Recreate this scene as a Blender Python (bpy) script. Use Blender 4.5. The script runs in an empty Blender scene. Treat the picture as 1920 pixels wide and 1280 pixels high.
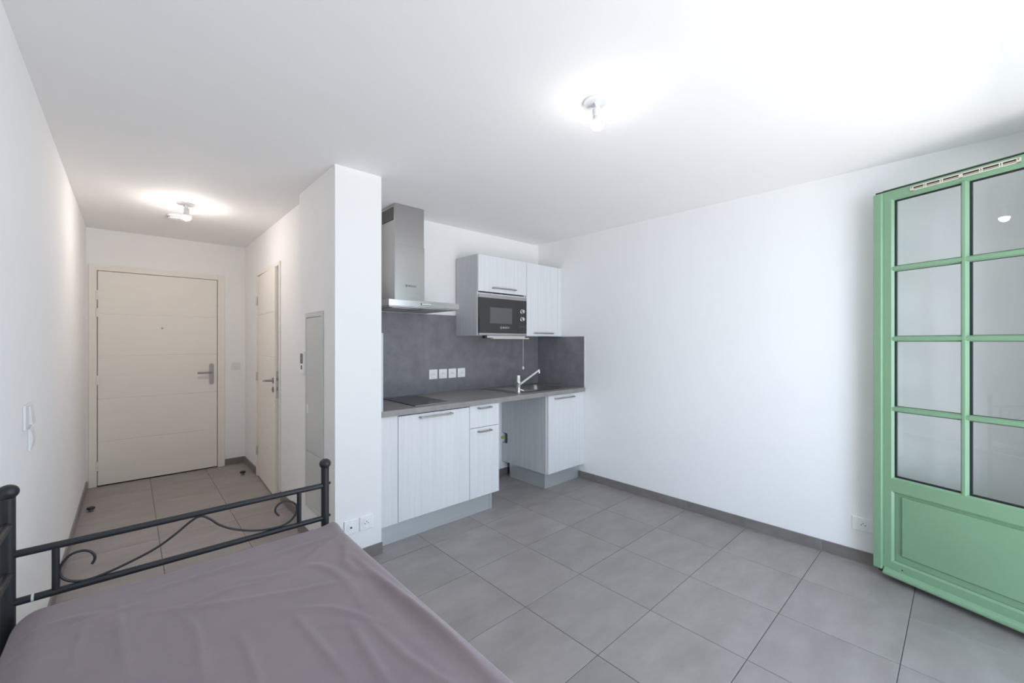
import bpy, bmesh, math, random
from mathutils import Vector, Matrix, noise

random.seed(7)
C = bpy.context.scene.collection
scene = bpy.context.scene
PI = math.pi

# ------------------------------------------------------------------ camera
cam_d = bpy.data.cameras.new('camera')
cam_d.sensor_width = 36.0
cam_d.lens = 36.0 * 780 / 1920
cam_d.shift_y = 1 / 1920
cam_d.clip_start = 0.02
cam = bpy.data.objects.new('camera', cam_d)
C.objects.link(cam)
cam.location = (0, 0, 1.375)
cam.rotation_euler = (PI / 2, 0, -math.radians(42.63))
scene.camera = cam

# ------------------------------------------------------------------ world, daylight, exposure
world = bpy.data.worlds.new('world')
scene.world = world
world.use_nodes = True
bg = world.node_tree.nodes['Background']
bg.inputs[0].default_value = (0.66, 0.82, 1.0, 1)
bg.inputs[1].default_value = 1.2


def area(name, loc, target, sx, sy, power, col):
    d = bpy.data.lights.new(name, 'AREA')
    d.shape = 'RECTANGLE'
    d.size, d.size_y = sx, sy
    d.energy = power
    d.color = col
    o = bpy.data.objects.new(name, d)
    C.objects.link(o)
    o.location = loc
    o.rotation_euler = (Vector(target) - Vector(loc)).to_track_quat('-Z', 'Y').to_euler()
    return o


area('daylight_sky_right', (5.4, -3.2, 2.4), (1.9, 0.2, 0.8), 6.0, 4.5, 450, (0.68, 0.82, 1.0))
area('daylight_sky_left', (-1.7, -4.2, 2.2), (2.2, 1.2, 0.9), 3.0, 4.4, 230, (0.68, 0.82, 1.0))
area('daylight_ground', (1.6, -5.2, -0.29), (1.6, -5.1, 5.0), 10.0, 8.0, 1600, (1.0, 0.955, 0.95))

area('daylight_terrace', (0.8, -1.95, -0.285), (0.8, -1.9, 5.0), 4.0, 2.2, 106, (1.0, 0.955, 0.95))

scene.view_settings.view_transform = 'Standard'
scene.view_settings.look = 'None'
scene.view_settings.gamma = 1.0
scene.view_settings.use_curve_mapping = False
scene.view_settings.exposure = 0.14
scene.cycles.max_bounces = 14
scene.cycles.diffuse_bounces = 9
scene.cycles.glossy_bounces = 6
scene.cycles.transparent_max_bounces = 16
scene.cycles.sample_clamp_indirect = 6.0


# ------------------------------------------------------------------ materials
def srgb(r, g, b):
    def f(c):
        c /= 255.0
        return c / 12.92 if c <= 0.04045 else ((c + 0.055) / 1.055) ** 2.4
    return (f(r), f(g), f(b), 1)


def mat(name, col, rough=0.5, metal=0.0, col2=None, scale=(8, 8, 8), detail=4, bump=0.0, bump_scale=None,
        rand=0.0, spec=0.5, rough2=None, coat=0.0, sheen=0.0, contrast=(0.35, 0.65)):
    m = bpy.data.materials.new(name)
    m.use_nodes = True
    nt = m.node_tree
    b = nt.nodes['Principled BSDF']
    b.inputs['Roughness'].default_value = rough
    b.inputs['Metallic'].default_value = metal
    b.inputs['Specular IOR Level'].default_value = spec
    if coat:
        b.inputs['Coat Weight'].default_value = coat
        b.inputs['Coat Roughness'].default_value = 0.1
    if sheen:
        b.inputs['Sheen Weight'].default_value = sheen
    geo = nt.nodes.new('ShaderNodeNewGeometry')
    mp = nt.nodes.new('ShaderNodeMapping')
    mp.inputs['Scale'].default_value = scale
    nt.links.new(geo.outputs['Position'], mp.inputs['Vector'])
    if rand:
        oi = nt.nodes.new('ShaderNodeObjectInfo')
        mul = nt.nodes.new('ShaderNodeMath'); mul.operation = 'MULTIPLY'; mul.inputs[1].default_value = 37.0
        nt.links.new(oi.outputs['Random'], mul.inputs[0])
        cx = nt.nodes.new('ShaderNodeCombineXYZ')
        nt.links.new(mul.outputs[0], cx.inputs[0]); nt.links.new(mul.outputs[0], cx.inputs[2])
        nt.links.new(cx.outputs[0], mp.inputs['Location'])
    nz = nt.nodes.new('ShaderNodeTexNoise')
    nz.inputs['Scale'].default_value = 1.0
    nz.inputs['Detail'].default_value = detail
    nz.inputs['Roughness'].default_value = 0.6
    nt.links.new(mp.outputs[0], nz.inputs['Vector'])
    if col2 is None:
        col2 = tuple(c * 0.96 for c in col[:3]) + (1,)
    rp = nt.nodes.new('ShaderNodeValToRGB')
    rp.color_ramp.elements[0].position = contrast[0]
    rp.color_ramp.elements[1].position = contrast[1]
    rp.color_ramp.elements[0].color = col2
    rp.color_ramp.elements[1].color = col
    nt.links.new(nz.outputs['Fac'], rp.inputs[0])
    out = rp.outputs[0]
    if rand:
        mr = nt.nodes.new('ShaderNodeMapRange')
        mr.inputs['To Min'].default_value = 1 - rand
        mr.inputs['To Max'].default_value = 1 + rand
        nt.links.new(oi.outputs['Random'], mr.inputs['Value'])
        mx = nt.nodes.new('ShaderNodeMix'); mx.data_type = 'RGBA'; mx.blend_type = 'MULTIPLY'
        mx.inputs['Factor'].default_value = 1
        nt.links.new(out, mx.inputs['A'])
        cc = nt.nodes.new('ShaderNodeCombineColor')
        for i in range(3):
            nt.links.new(mr.outputs[0], cc.inputs[i])
        nt.links.new(cc.outputs[0], mx.inputs['B'])
        out = mx.outputs['Result']
    nt.links.new(out, b.inputs['Base Color'])
    if rough2 is not None:
        rr = nt.nodes.new('ShaderNodeMapRange')
        rr.inputs['To Min'].default_value = rough
        rr.inputs['To Max'].default_value = rough2
        nt.links.new(nz.outputs['Fac'], rr.inputs['Value'])
        nt.links.new(rr.outputs[0], b.inputs['Roughness'])
    if bump:
        bp = nt.nodes.new('ShaderNodeBump')
        bp.inputs['Strength'].default_value = bump
        bp.inputs['Distance'].default_value = 0.002
        src = nz
        if bump_scale:
            n2 = nt.nodes.new('ShaderNodeTexNoise')
            n2.inputs['Scale'].default_value = bump_scale
            n2.inputs['Detail'].default_value = 3
            nt.links.new(geo.outputs['Position'], n2.inputs['Vector'])
            src = n2
        nt.links.new(src.outputs['Fac'], bp.inputs['Height'])
        nt.links.new(bp.outputs[0], b.inputs['Normal'])
    return m


def emit(name, col, strength):
    m = bpy.data.materials.new(name)
    m.use_nodes = True
    nt = m.node_tree
    b = nt.nodes['Principled BSDF']
    b.inputs['Base Color'].default_value = (0.9, 0.9, 0.88, 1)
    b.inputs['Emission Color'].default_value = col
    b.inputs['Emission Strength'].default_value = strength
    return m


def glass_mat(name, tint, base=0.045):
    m = bpy.data.materials.new(name)
    m.use_nodes = True
    nt = m.node_tree
    nt.nodes.remove(nt.nodes['Principled BSDF'])
    out = nt.nodes['Material Output']
    tr = nt.nodes.new('ShaderNodeBsdfTransparent'); tr.inputs[0].default_value = tint
    gl = nt.nodes.new('ShaderNodeBsdfGlossy'); gl.inputs['Roughness'].default_value = 0.0
    lw = nt.nodes.new('ShaderNodeLayerWeight'); lw.inputs[0].default_value = 0.5
    pw = nt.nodes.new('ShaderNodeMath'); pw.operation = 'POWER'; pw.inputs[1].default_value = 5
    nt.links.new(lw.outputs['Facing'], pw.inputs[0])
    mr = nt.nodes.new('ShaderNodeMapRange')
    mr.inputs['To Min'].default_value = base
    mr.inputs['To Max'].default_value = 1.0
    nt.links.new(pw.outputs[0], mr.inputs['Value'])
    mx = nt.nodes.new('ShaderNodeMixShader')
    nt.links.new(mr.outputs[0], mx.inputs[0])
    nt.links.new(tr.outputs[0], mx.inputs[1])
    nt.links.new(gl.outputs[0], mx.inputs[2])
    nt.links.new(mx.outputs[0], out.inputs['Surface'])
    return m


M = {}
M['wall'] = mat('wall_paint', (0.90, 0.895, 0.885, 1), 0.75, col2=(0.885, 0.88, 0.87, 1), scale=(2, 2, 2), bump=0.05, bump_scale=160, spec=0.3)
M['ceiling'] = mat('ceiling_paint', (0.93, 0.925, 0.92, 1), 0.8, col2=(0.92, 0.916, 0.912, 1), scale=(2, 2, 2), bump=0.04, bump_scale=120, spec=0.2)
M['tile'] = mat('floor_tile_stone', (0.355, 0.325, 0.318, 1), 0.36, col2=(0.27, 0.245, 0.238, 1), scale=(4, 8, 4), detail=11, rand=0.05, bump=0.2, rough2=0.5, contrast=(0.3, 0.72))
M['grout'] = mat('tile_grout', (0.085, 0.08, 0.077, 1), 0.85, scale=(30, 30, 30))
M['skirt'] = mat('skirting_stone', (0.225, 0.203, 0.195, 1), 0.33, col2=(0.185, 0.167, 0.16, 1), scale=(7, 7, 14), detail=7, rand=0.04)
M['skirt_joint'] = mat('skirting_joint', (0.42, 0.40, 0.38, 1), 0.8)
M['door'] = mat('cream_door_paint', (0.86, 0.825, 0.76, 1), 0.5, col2=(0.845, 0.81, 0.745, 1), scale=(3, 3, 40), bump=0.1)
M['dark_gap'] = mat('dark_gap', (0.05, 0.045, 0.04, 1), 0.9)
M['wood'] = mat('pale_wood_laminate', (0.795, 0.80, 0.805, 1), 0.5, col2=(0.715, 0.726, 0.735, 1), scale=(58, 58, 1.3), detail=9, contrast=(0.28, 0.72), bump=0.08)
M['carcass'] = mat('carcass_laminate', (0.63, 0.645, 0.655, 1), 0.5, col2=(0.545, 0.562, 0.575, 1), scale=(60, 60, 1.8), detail=8, contrast=(0.3, 0.7))
M['splash'] = mat('grey_concrete_laminate', (0.248, 0.242, 0.262, 1), 0.5, col2=(0.172, 0.168, 0.184, 1), scale=(9, 9, 9), detail=10, contrast=(0.3, 0.7), bump=0.05)
M['worktop'] = mat('grey_worktop_laminate', (0.31, 0.295, 0.285, 1), 0.42, col2=(0.265, 0.25, 0.243, 1), scale=(12, 12, 12), detail=9)
M['plinth'] = mat('brushed_aluminium_foil', (0.68, 0.71, 0.715, 1), 0.26, metal=0.55, col2=(0.64, 0.67, 0.675, 1), scale=(2, 2, 90), rough2=0.36)
M['steel'] = mat('brushed_steel', (0.52, 0.50, 0.485, 1), 0.22, metal=1.0, col2=(0.50, 0.48, 0.465, 1), scale=(2, 2, 300), rough2=0.28)
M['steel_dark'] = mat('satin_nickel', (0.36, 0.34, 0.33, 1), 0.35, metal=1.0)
M['handle'] = mat('satin_handle_steel', (0.42, 0.40, 0.385, 1), 0.35, metal=1.0)
M['chrome'] = mat('chrome', (0.82, 0.82, 0.83, 1), 0.08, metal=1.0)
M['sinksteel'] = mat('sink_steel', (0.42, 0.405, 0.39, 1), 0.3, metal=1.0)
M['black_glass'] = mat('black_glass', (0.03, 0.028, 0.03, 1), 0.07, coat=0.3)
M['hob'] = mat('hob_glass', (0.03, 0.03, 0.034, 1), 0.16)
M['oven_window'] = mat('oven_window', (0.11, 0.115, 0.12, 1), 0.16, scale=(300, 300, 300))
M['black_plastic'] = mat('black_plastic', (0.02, 0.02, 0.02, 1), 0.5)
M['white_plastic'] = mat('white_plastic', (0.92, 0.92, 0.915, 1), 0.3)
M['switch_plastic'] = mat('off_white_plastic', (0.80, 0.80, 0.79, 1), 0.4)
M['pin'] = mat('dark_pin_hole', (0.05, 0.05, 0.055, 1), 0.6)
M['lightgrey'] = mat('pale_grey_plastic', (0.62, 0.65, 0.64, 1), 0.4)
M['screen'] = mat('grey_screen', (0.10, 0.10, 0.10, 1), 0.25)
M['green'] = mat('sage_green_lacquer', srgb(137, 174, 140), 0.34, col2=srgb(133, 170, 136), scale=(4, 4, 4), bump=0.03, bump_scale=220)
M['gasket'] = mat('black_rubber', (0.022, 0.022, 0.026, 1), 0.6)
M['vent'] = mat('cream_plastic', (0.80, 0.75, 0.64, 1), 0.4)
M['vent_dark'] = mat('vent_dark', (0.06, 0.03, 0.02, 1), 0.7)
M['black_metal'] = mat('black_powder_coat', (0.018, 0.019, 0.022, 1), 0.45, bump=0.15, bump_scale=700)
M['sheet'] = mat('mauve_cotton', (0.262, 0.207, 0.222, 1), 0.85, col2=(0.238, 0.189, 0.210, 1), scale=(6, 6, 6), detail=6, sheen=0.25, bump=0.22, bump_scale=55, spec=0.2)
M['mattress'] = mat('mattress_ticking', (0.6, 0.58, 0.58, 1), 0.8)
M['panel_grey'] = mat('pale_grey_enamel', (0.63, 0.65, 0.625, 1), 0.28, scale=(2, 2, 2))
M['yellow'] = mat('yellow_green_plastic', (0.52, 0.55, 0.08, 1), 0.45)
M['terrace'] = mat('terrace_stone', (0.5, 0.47, 0.43, 1), 0.8)
M['glass'] = glass_mat('window_glass', (0.975, 0.98, 0.98, 1))
M['bulb_main'] = emit('lit_bulb_main', (1.0, 0.955, 0.93, 1), 85)
M['bulb_hall'] = emit('lit_bulb_hall', (1.0, 0.89, 0.83, 1), 400)
M['diffuser'] = mat('cream_diffuser', (0.9, 0.82, 0.62, 1), 0.3)

# ------------------------------------------------------------------ mesh helpers
WORLD = {}      # object -> world location of its origin (things are not rotated unless stated)


def new():
    return bmesh.new()


def box(bm, x0, x1, y0, y1, z0, z1, bev=0.0, seg=1):
    if x0 > x1: x0, x1 = x1, x0
    if y0 > y1: y0, y1 = y1, y0
    if z0 > z1: z0, z1 = z1, z0
    vs = [bm.verts.new(p) for p in ((x0, y0, z0), (x1, y0, z0), (x1, y1, z0), (x0, y1, z0),
                                    (x0, y0, z1), (x1, y0, z1), (x1, y1, z1), (x0, y1, z1))]
    fs = [bm.faces.new([vs[i] for i in f]) for f in ((0, 3, 2, 1), (4, 5, 6, 7), (0, 1, 5, 4), (1, 2, 6, 5), (2, 3, 7, 6), (3, 0, 4, 7))]
    if bev:
        es = list({e for f in fs for e in f.edges})
        bmesh.ops.bevel(bm, geom=es, offset=bev, segments=seg, affect='EDGES', profile=0.5)
    return bm


def prism(bm, pts, axis, a0, a1):
    """pts: polygon in the two axes other than `axis` (in x,y,z order), extruded from a0 to a1."""
    def P(p, a):
        l = list(p); l.insert('xyz'.index(axis), a); return l
    A = [bm.verts.new(P(p, a0)) for p in pts]
    B = [bm.verts.new(P(p, a1)) for p in pts]
    n = len(pts)
    bm.faces.new(A); bm.faces.new(B[::-1])
    for i in range(n):
        bm.faces.new((A[i], A[(i + 1) % n], B[(i + 1) % n], B[i]))
    return bm


def fix(bm):
    bmesh.ops.recalc_face_normals(bm, faces=bm.faces[:])


def lathe(bm, prof, c, axis='z', n=24):
    """prof: list of (radius, along axis)."""
    ai = 'xyz'.index(axis)
    o = [i for i in range(3) if i != ai]
    rings = []
    for r, h in prof:
        ring = []
        if r < 1e-6:
            p = [0, 0, 0]; p[ai] = h
            ring = [bm.verts.new(Vector(p) + Vector(c))]
        else:
            for k in range(n):
                t = 2 * PI * k / n
                p = [0, 0, 0]; p[ai] = h; p[o[0]] = r * math.cos(t); p[o[1]] = r * math.sin(t)
                ring.append(bm.verts.new(Vector(p) + Vector(c)))
        rings.append(ring)
    for a, b in zip(rings, rings[1:]):
        if len(a) == 1 and len(b) == 1:
            continue
        for k in range(n):
            k2 = (k + 1) % n
            if len(a) == 1:
                bm.faces.new((a[0], b[k], b[k2]))
            elif len(b) == 1:
                bm.faces.new((a[k], b[0], a[k2]))
            else:
                bm.faces.new((a[k], b[k], b[k2], a[k2]))
    if len(rings[0]) > 1: bm.faces.new(rings[0])
    if len(rings[-1]) > 1: bm.faces.new(rings[-1])
    return bm


def ball(bm, c, r, n=24, m=12, sz=1.0):
    return lathe(bm, [(r * math.sin(PI * i / m) if 0 < i < m else 0, -r * sz * math.cos(PI * i / m)) for i in range(m + 1)], c, 'z', n)


def tube(bm, pts, r, n=12, close=True):
    pts = [Vector(p) for p in pts]
    N = len(pts)
    up = None
    rings = []
    for i, p in enumerate(pts):
        t = (pts[min(i + 1, N - 1)] - pts[max(i - 1, 0)]).normalized()
        if up is None:
            up = Vector((0, 0, 1)) if abs(t.z) < 0.9 else Vector((0, 1, 0))
        a = t.cross(up).normalized()
        b = a.cross(t).normalized()
        up = b
        rr = r[i] if isinstance(r, (list, tuple)) else r
        rings.append([bm.verts.new(p + a * rr * math.cos(2 * PI * k / n) + b * rr * math.sin(2 * PI * k / n)) for k in range(n)])
    for A, B in zip(rings, rings[1:]):
        for k in range(n):
            bm.faces.new((A[k], A[(k + 1) % n], B[(k + 1) % n], B[k]))
    if close:
        bm.faces.new(rings[0][::-1]); bm.faces.new(rings[-1])
    return bm


def smooth_path(pts, k=6):
    pts = [Vector(p) for p in pts]
    out = []
    for i in range(len(pts) - 1):
        p0, p1, p2, p3 = pts[max(i - 1, 0)], pts[i], pts[i + 1], pts[min(i + 2, len(pts) - 1)]
        for j in range(k):
            t = j / k
            out.append(0.5 * ((2 * p1) + (p2 - p0) * t + (2 * p0 - 5 * p1 + 4 * p2 - p3) * t * t + (3 * p1 - p0 - 3 * p2 + p3) * t ** 3))
    out.append(pts[-1])
    return out


def obj(name, bm, m, parent=None, smooth=False, local=False):
    """Link a bmesh (built in world coordinates, or in the parent's frame when local) as one object."""
    fix(bm)
    if parent is None:
        xs = [v.co for v in bm.verts]
        lo = Vector((min(v.x for v in xs), min(v.y for v in xs), min(v.z for v in xs)))
        hi = Vector((max(v.x for v in xs), max(v.y for v in xs), max(v.z for v in xs)))
        org = Vector(((lo.x + hi.x) / 2, (lo.y + hi.y) / 2, lo.z))
    else:
        org = WORLD[parent]
    if not local:
        bmesh.ops.translate(bm, verts=bm.verts[:], vec=-org)
    me = bpy.data.meshes.new(name)
    bm.to_mesh(me); bm.free()
    if smooth:
        me.shade_smooth()
        me.set_sharp_from_angle(angle=math.radians(38))
    me.materials.append(m)
    o = bpy.data.objects.new(name, me)
    C.objects.link(o)
    if parent is None:
        o.location = org
        WORLD[o] = org
    else:
        o.parent = parent
        WORLD[o] = org
    return o


def thing(name, label, cat, loc, group=None, rz=0.0):
    o = bpy.data.objects.new(name, None)
    o.empty_display_size = 0.05
    C.objects.link(o)
    o.location = loc; o.rotation_euler = (0, 0, rz)
    WORLD[o] = Vector(loc)
    tag(o, label, cat, group)
    return o


def tag(o, label, cat, group=None):
    o['label'] = label; o['category'] = cat
    if group: o['group'] = group
    return o


def structure(o, label=None):
    o['kind'] = 'structure'
    if label: o['label'] = label
    return o


def holder(name, loc=(0, 0, 0), label=None, rz=0.0):
    o = bpy.data.objects.new(name, None)
    o.empty_display_size = 0.05
    C.objects.link(o)
    o.location = loc; o.rotation_euler = (0, 0, rz)
    WORLD[o] = Vector(loc)
    return structure(o, label)


def dup(root, delta, label=None):
    """copy a thing, its parts and sub-parts, moved by delta"""
    r = root.copy(); C.objects.link(r)
    r.location = root.location + Vector(delta)
    WORLD[r] = WORLD[root] + Vector(delta)
    if label: r['label'] = label

    def rec(src, dst):
        for ch in list(src.children):
            c = ch.copy(); C.objects.link(c); c.parent = dst
            rec(ch, c)
    rec(root, r)
    return r


def text_mesh(name, s, size, m, parent, loc, rx=PI / 2, rz=0.0, extrude=0.0004):
    cu = bpy.data.curves.new(name, 'FONT')
    cu.body = s; cu.size = size; cu.extrude = extrude
    cu.align_x = 'LEFT'; cu.align_y = 'CENTER'
    o = bpy.data.objects.new(name, cu)
    C.objects.link(o)
    me = bpy.data.meshes.new_from_object(o.evaluated_get(bpy.context.evaluated_depsgraph_get()))
    bpy.data.objects.remove(o)
    bm = bmesh.new(); bm.from_mesh(me); bpy.data.meshes.remove(me)
    bmesh.ops.transform(bm, matrix=Matrix.Translation(loc) @ Matrix.Rotation(rz, 4, 'Z') @ Matrix.Rotation(rx, 4, 'X'), verts=bm.verts[:])
    return bm


# ------------------------------------------------------------------ room dimensions
XL, XR = -0.297, 3.370          # left wall, right wall
YF, YK, YH = -0.385, 3.230, 5.575   # window wall, kitchen back wall, hall end wall
XH = 0.977                      # right side of the hall
XP0, XP1, YP = 0.916, 1.212, 2.575  # duct column between hall and kitchen
YP1 = 3.29
ZC = 2.452
TP = 0.4532                     # tile pitch
TX, TY = 1.515, 1.544           # one tile joint crossing

# ------------------------------------------------------------------ shell
floor = structure(obj('floor', box(new(), XL - 0.1, XR + 0.1, YF - 0.35, YH + 0.1, -0.12, -0.002), M['grout']))
b = new()
box(b, XL - 0.12, XR + 0.12, YF - 0.35, YH + 0.12, ZC, ZC + 0.15)
structure(obj('ceiling', b, M['ceiling']))
structure(obj('wall_left', box(new(), XL - 0.12, XL, YF - 0.35, YH + 0.12, -0.12, ZC), M['wall']))
structure(obj('wall_right', box(new(), XR, XR + 0.12, YF - 0.35, YH + 0.12, -0.12, ZC), M['wall']))
b = new()      # hall end wall with the entry door opening
box(b, XL, -0.262, YH, YH + 0.12, -0.01, ZC); box(b, 0.757, XR, YH, YH + 0.12, -0.01, ZC); box(b, -0.262, 0.757, YH, YH + 0.12, 2.09, ZC)
structure(obj('wall_back', b, M['wall']))
b = new()      # right side of the hall with the inner door opening
box(b, XH, XH + 0.07, YP1, 4.07, -0.01, ZC); box(b, XH, XH + 0.07, 4.93, YH, -0.01, ZC); box(b, XH, XH + 0.07, 4.07, 4.93, 2.065, ZC)
structure(obj('wall_hall', b, M['wall']))
b = new()
box(b, XP0, XP1, YP, YP1, -0.01, ZC)
structure(obj('wall_column', b, M['wall']))
structure(obj('wall_kitchen', box(new(), XP1, XR, YK, YK + 0.10, -0.01, ZC), M['wall']))
b = new()      # window wall with the french door opening, widened to balance the room light (behind the photographer's right shoulder)
OX0, OX1, OZ = 0.45, 3.055, 2.275
box(b, XL, OX0, YF - 0.35, YF, -0.01, ZC); box(b, OX1, XR, YF - 0.35, YF, -0.01, ZC); box(b, OX0, OX1, YF - 0.35, YF, OZ, ZC)
structure(obj('wall_front', b, M['wall']))
structure(obj('terrace_ground', box(new(), -4, 8, -9, YF - 0.35, -0.45, -0.3), M['terrace']))


# floor tiles: one object each, cut at the walls, 3 mm recessed joints
def tile_mesh(poly):
    bm = new()
    n = len(poly)
    cx = sum(p[0] for p in poly) / n; cy = sum(p[1] for p in poly) / n
    if n == 4:
        ins = 0.0012
        rings = []
        for d, z in ((0, -0.008), (0, -0.0012), (ins, 0.0)):
            rings.append([bm.verts.new((p[0] - math.copysign(d, p[0] - cx), p[1] - math.copysign(d, p[1] - cy), z)) for p in poly])
        bm.faces.new(rings[0][::-1]); bm.faces.new(rings[2])
        for A, B in zip(rings, rings[1:]):
            for i in range(n):
                bm.faces.new((A[i], A[(i + 1) % n], B[(i + 1) % n], B[i]))
    else:
        prism(bm, poly, 'z', -0.008, 0.0)
    return bm


g = 0.0015
tile_cache = {}


def add_tile(poly):
    x0 = min(p[0] for p in poly); y0 = min(p[1] for p in poly)
    key = tuple((round(p[0] - x0, 4), round(p[1] - y0, 4)) for p in poly)
    if key not in tile_cache:
        bm = tile_mesh([(p[0] - x0, p[1] - y0) for p in poly])
        fix(bm)
        me = bpy.data.meshes.new('floor_tile'); bm.to_mesh(me); bm.free(); me.materials.append(M['tile'])
        tile_cache[key] = me
    o = bpy.data.objects.new('floor_tile', tile_cache[key])
    C.objects.link(o); o.parent = floor
    o.location = Vector((x0, y0, 0)) - WORLD[floor]


for i in range(-4, 6):
    for j in range(-5, 10):
        x0, x1 = TX + i * TP + g, TX + (i + 1) * TP - g
        y0, y1 = TY + j * TP + g, TY + (j + 1) * TP - g
        X0, X1 = max(x0, XL), min(x1, XR)
        Y0, Y1 = max(y0, YF - 0.3), y1
        if X1 - X0 < 0.01:
            continue
        # limits of this column of tiles: living room up to YP, then hall / column / kitchen
        if X1 <= XP0:
            Y1 = min(Y1, YH)
            if Y1 - Y0 > 0.01: add_tile([(X0, Y0), (X1, Y0), (X1, Y1), (X0, Y1)])
        elif X0 >= XP1:
            Y1 = min(Y1, YK)
            if Y1 - Y0 > 0.01: add_tile([(X0, Y0), (X1, Y0), (X1, Y1), (X0, Y1)])
        else:
            if Y1 <= YP:
                if Y1 - Y0 > 0.01: add_tile([(X0, Y0), (X1, Y0), (X1, Y1), (X0, Y1)])
            elif X0 < XP0:      # hall side of the column
                xl = XP0 if Y0 < YP1 else XH
                Y1 = min(Y1, YH)
                if Y1 - Y0 > 0.01:
                    if Y0 < YP:
                        add_tile([(X0, Y0), (X1, Y0), (X1, YP), (xl, YP), (xl, Y1), (X0, Y1)])
                    else:
                        add_tile([(X0, Y0), (min(xl, X1), Y0), (min(xl, X1), Y1), (X0, Y1)])
            else:               # kitchen side of the column
                Y1 = min(Y1, YK)
                if Y1 - Y0 > 0.01:
                    if Y0 < YP:
                        add_tile([(X0, Y0), (X1, Y0), (X1, Y1), (XP1, Y1), (XP1, YP), (X0, YP)])
                    else:
                        add_tile([(XP1, Y0), (X1, Y0), (X1, Y1), (XP1, Y1)])

# skirting: stone strips, each piece its own object
SK = 0.072
ST = 0.010


def skirting(name, axis, const, inward, a0, a1, first_joint, label=None):
    """strip along `axis` on the wall plane `const`, growing `inward` (+1/-1)."""
    b = new()
    c0, c1 = const, const + inward * (ST - 0.0015)
    if axis == 'y': box(b, min(c0, c1), max(c0, c1), a0, a1, 0.0, SK - 0.001)
    else: box(b, a0, a1, min(c0, c1), max(c0, c1), 0.0, SK - 0.001)
    base = structure(obj(name, b, M['skirt_joint']))
    k = first_joint
    while k - TP > a0: k -= TP
    edges = [a0]
    while k < a1:
        if k > a0 + 0.005: edges.append(k)
        k += TP
    edges.append(a1)
    for s, e in zip(edges, edges[1:]):
        if e - s < 0.006: continue
        b = new()
        c0, c1 = const + inward * 0.001, const + inward * ST
        s2, e2 = s + 0.001, e - 0.001
        if axis == 'y': box(b, min(c0, c1), max(c0, c1), s2, e2, 0.0005, SK)
        else: box(b, s2, e2, min(c0, c1), max(c0, c1), 0.0005, SK)
        obj('skirting_tile', b, M['skirt'], base)


skirting('baseboard_right', 'y', XR, -1, YF, 2.655, TY)
skirting('baseboard_left', 'y', XL, 1, YF, YH - 0.02, TY)
skirting('baseboard_front', 'x', YF, 1, XL + ST, OX0, TX)
skirting('baseboard_back', 'x', YH, -1, 0.785, XH - ST, TX)
skirting('baseboard_hall', 'y', XH, -1, 4.955, YH, TY)
skirting('baseboard_passage', 'y', XH, -1, YP1, 4.045, TY)
skirting('baseboard_duct', 'y', XP0, -1, YP - ST, YP1, TY)
skirting('baseboard_column', 'x', YP, -1, XP0, XP1 + 0.004, TX)
skirting('baseboard_kitchen', 'x', YK, -1, 2.245, XR, TX)

# ------------------------------------------------------------------ entry door (door_1)
d1 = holder('door_1', (0.25, YH, 0), 'wide cream entry door with four horizontal grooves at the end of the hall')
b = new()
yf0, yf1 = YH - 0.014, YH + 0.09
for x0, x1 in ((-0.280, -0.2245), (0.7185, 0.782)):
    box(b, x0, x1, yf0, YH + 0.0, 0.0, 2.112, 0.002)
box(b, -0.2245, 0.7185, yf0, YH, 2.0565, 2.112, 0.002)
for x0, x1 in ((-0.262, -0.2245), (0.7185, 0.757)):
    box(b, x0, x1, YH, yf1, 0.0, 2.09)
box(b, -0.2245, 0.7185, YH, yf1, 2.0565, 2.09)
obj('door_frame', b, M['door'], d1)
b = new()
box(b, -0.262, 0.757, YH + 0.046, YH + 0.10, 0.0, 2.09)
obj('rebate', b, M['dark_gap'], d1)  # backing sheet behind the leaf, shade of the door gaps put into its colour
b = new()
zs = [0.010, 0.420, 0.830, 1.240, 1.642, 2.0525]
for k in range(5):
    box(b, -0.220, 0.714, YH - 0.008, YH + 0.04, zs[k] + (0.0025 if k else 0), zs[k + 1] - (0.0025 if k < 4 else 0), 0.0025)
box(b, -0.219, 0.713, YH - 0.004, YH + 0.038, zs[0], zs[5] - 0.001)
leaf1 = obj('door_leaf', b, M['door'], d1)
for z0, z1 in ((1.775, 1.866), (1.613, 1.694), (0.970, 1.056), (0.155, 0.241)):
    b = new()
    lathe(b, [(0.0, 0), (0.0085, 0.0), (0.0085, z1 - z0), (0.0, z1 - z0)], (-0.2235, YH - 0.018, z0), 'z', 12)
    box(b, -0.236, -0.209, YH - 0.0145, YH - 0.0135, z0, z1)
    obj('hinge', b, M['door'], d1, smooth=True)
b = new()
# rounded lock plate
N = 12
hw, z0, z1 = 0.0205, 0.912, 1.142
pts = []
for k in range(N + 1):
    t = PI * k / N; pts.append((0.663 + hw * math.cos(t), z1 - hw + hw * math.sin(t)))
for k in range(N + 1):
    t = PI + PI * k / N; pts.append((0.663 + hw * math.cos(t), z0 + hw + hw * math.sin(t)))
prism(b, pts, 'y', YH - 0.018, YH - 0.008)
lk = obj('lock_plate', b, M['steel_dark'], d1)
b = new()
tube(b, smooth_path([(0.663, YH - 0.018, 1.047), (0.663, YH - 0.058, 1.047), (0.650, YH - 0.066, 1.047), (0.60, YH - 0.066, 1.047), (0.535, YH - 0.066, 1.047)], 4), 0.0095, 12)
obj('door_handle', b, M['steel_dark'], lk, smooth=True)
b = new()
lathe(b, [(0.0, 0), (0.008, 0), (0.009, 0.003), (0.0, 0.004)], (0.250, YH - 0.012, 1.515), 'y', 16)
pp = obj('peephole', b, M['steel_dark'], d1, smooth=True)
b = new()
box(b, 0.253, 0.268, YH - 0.0125, YH - 0.008, 1.517, 1.521)
obj('peephole_cover', b, M['lightgrey'], pp)

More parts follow.
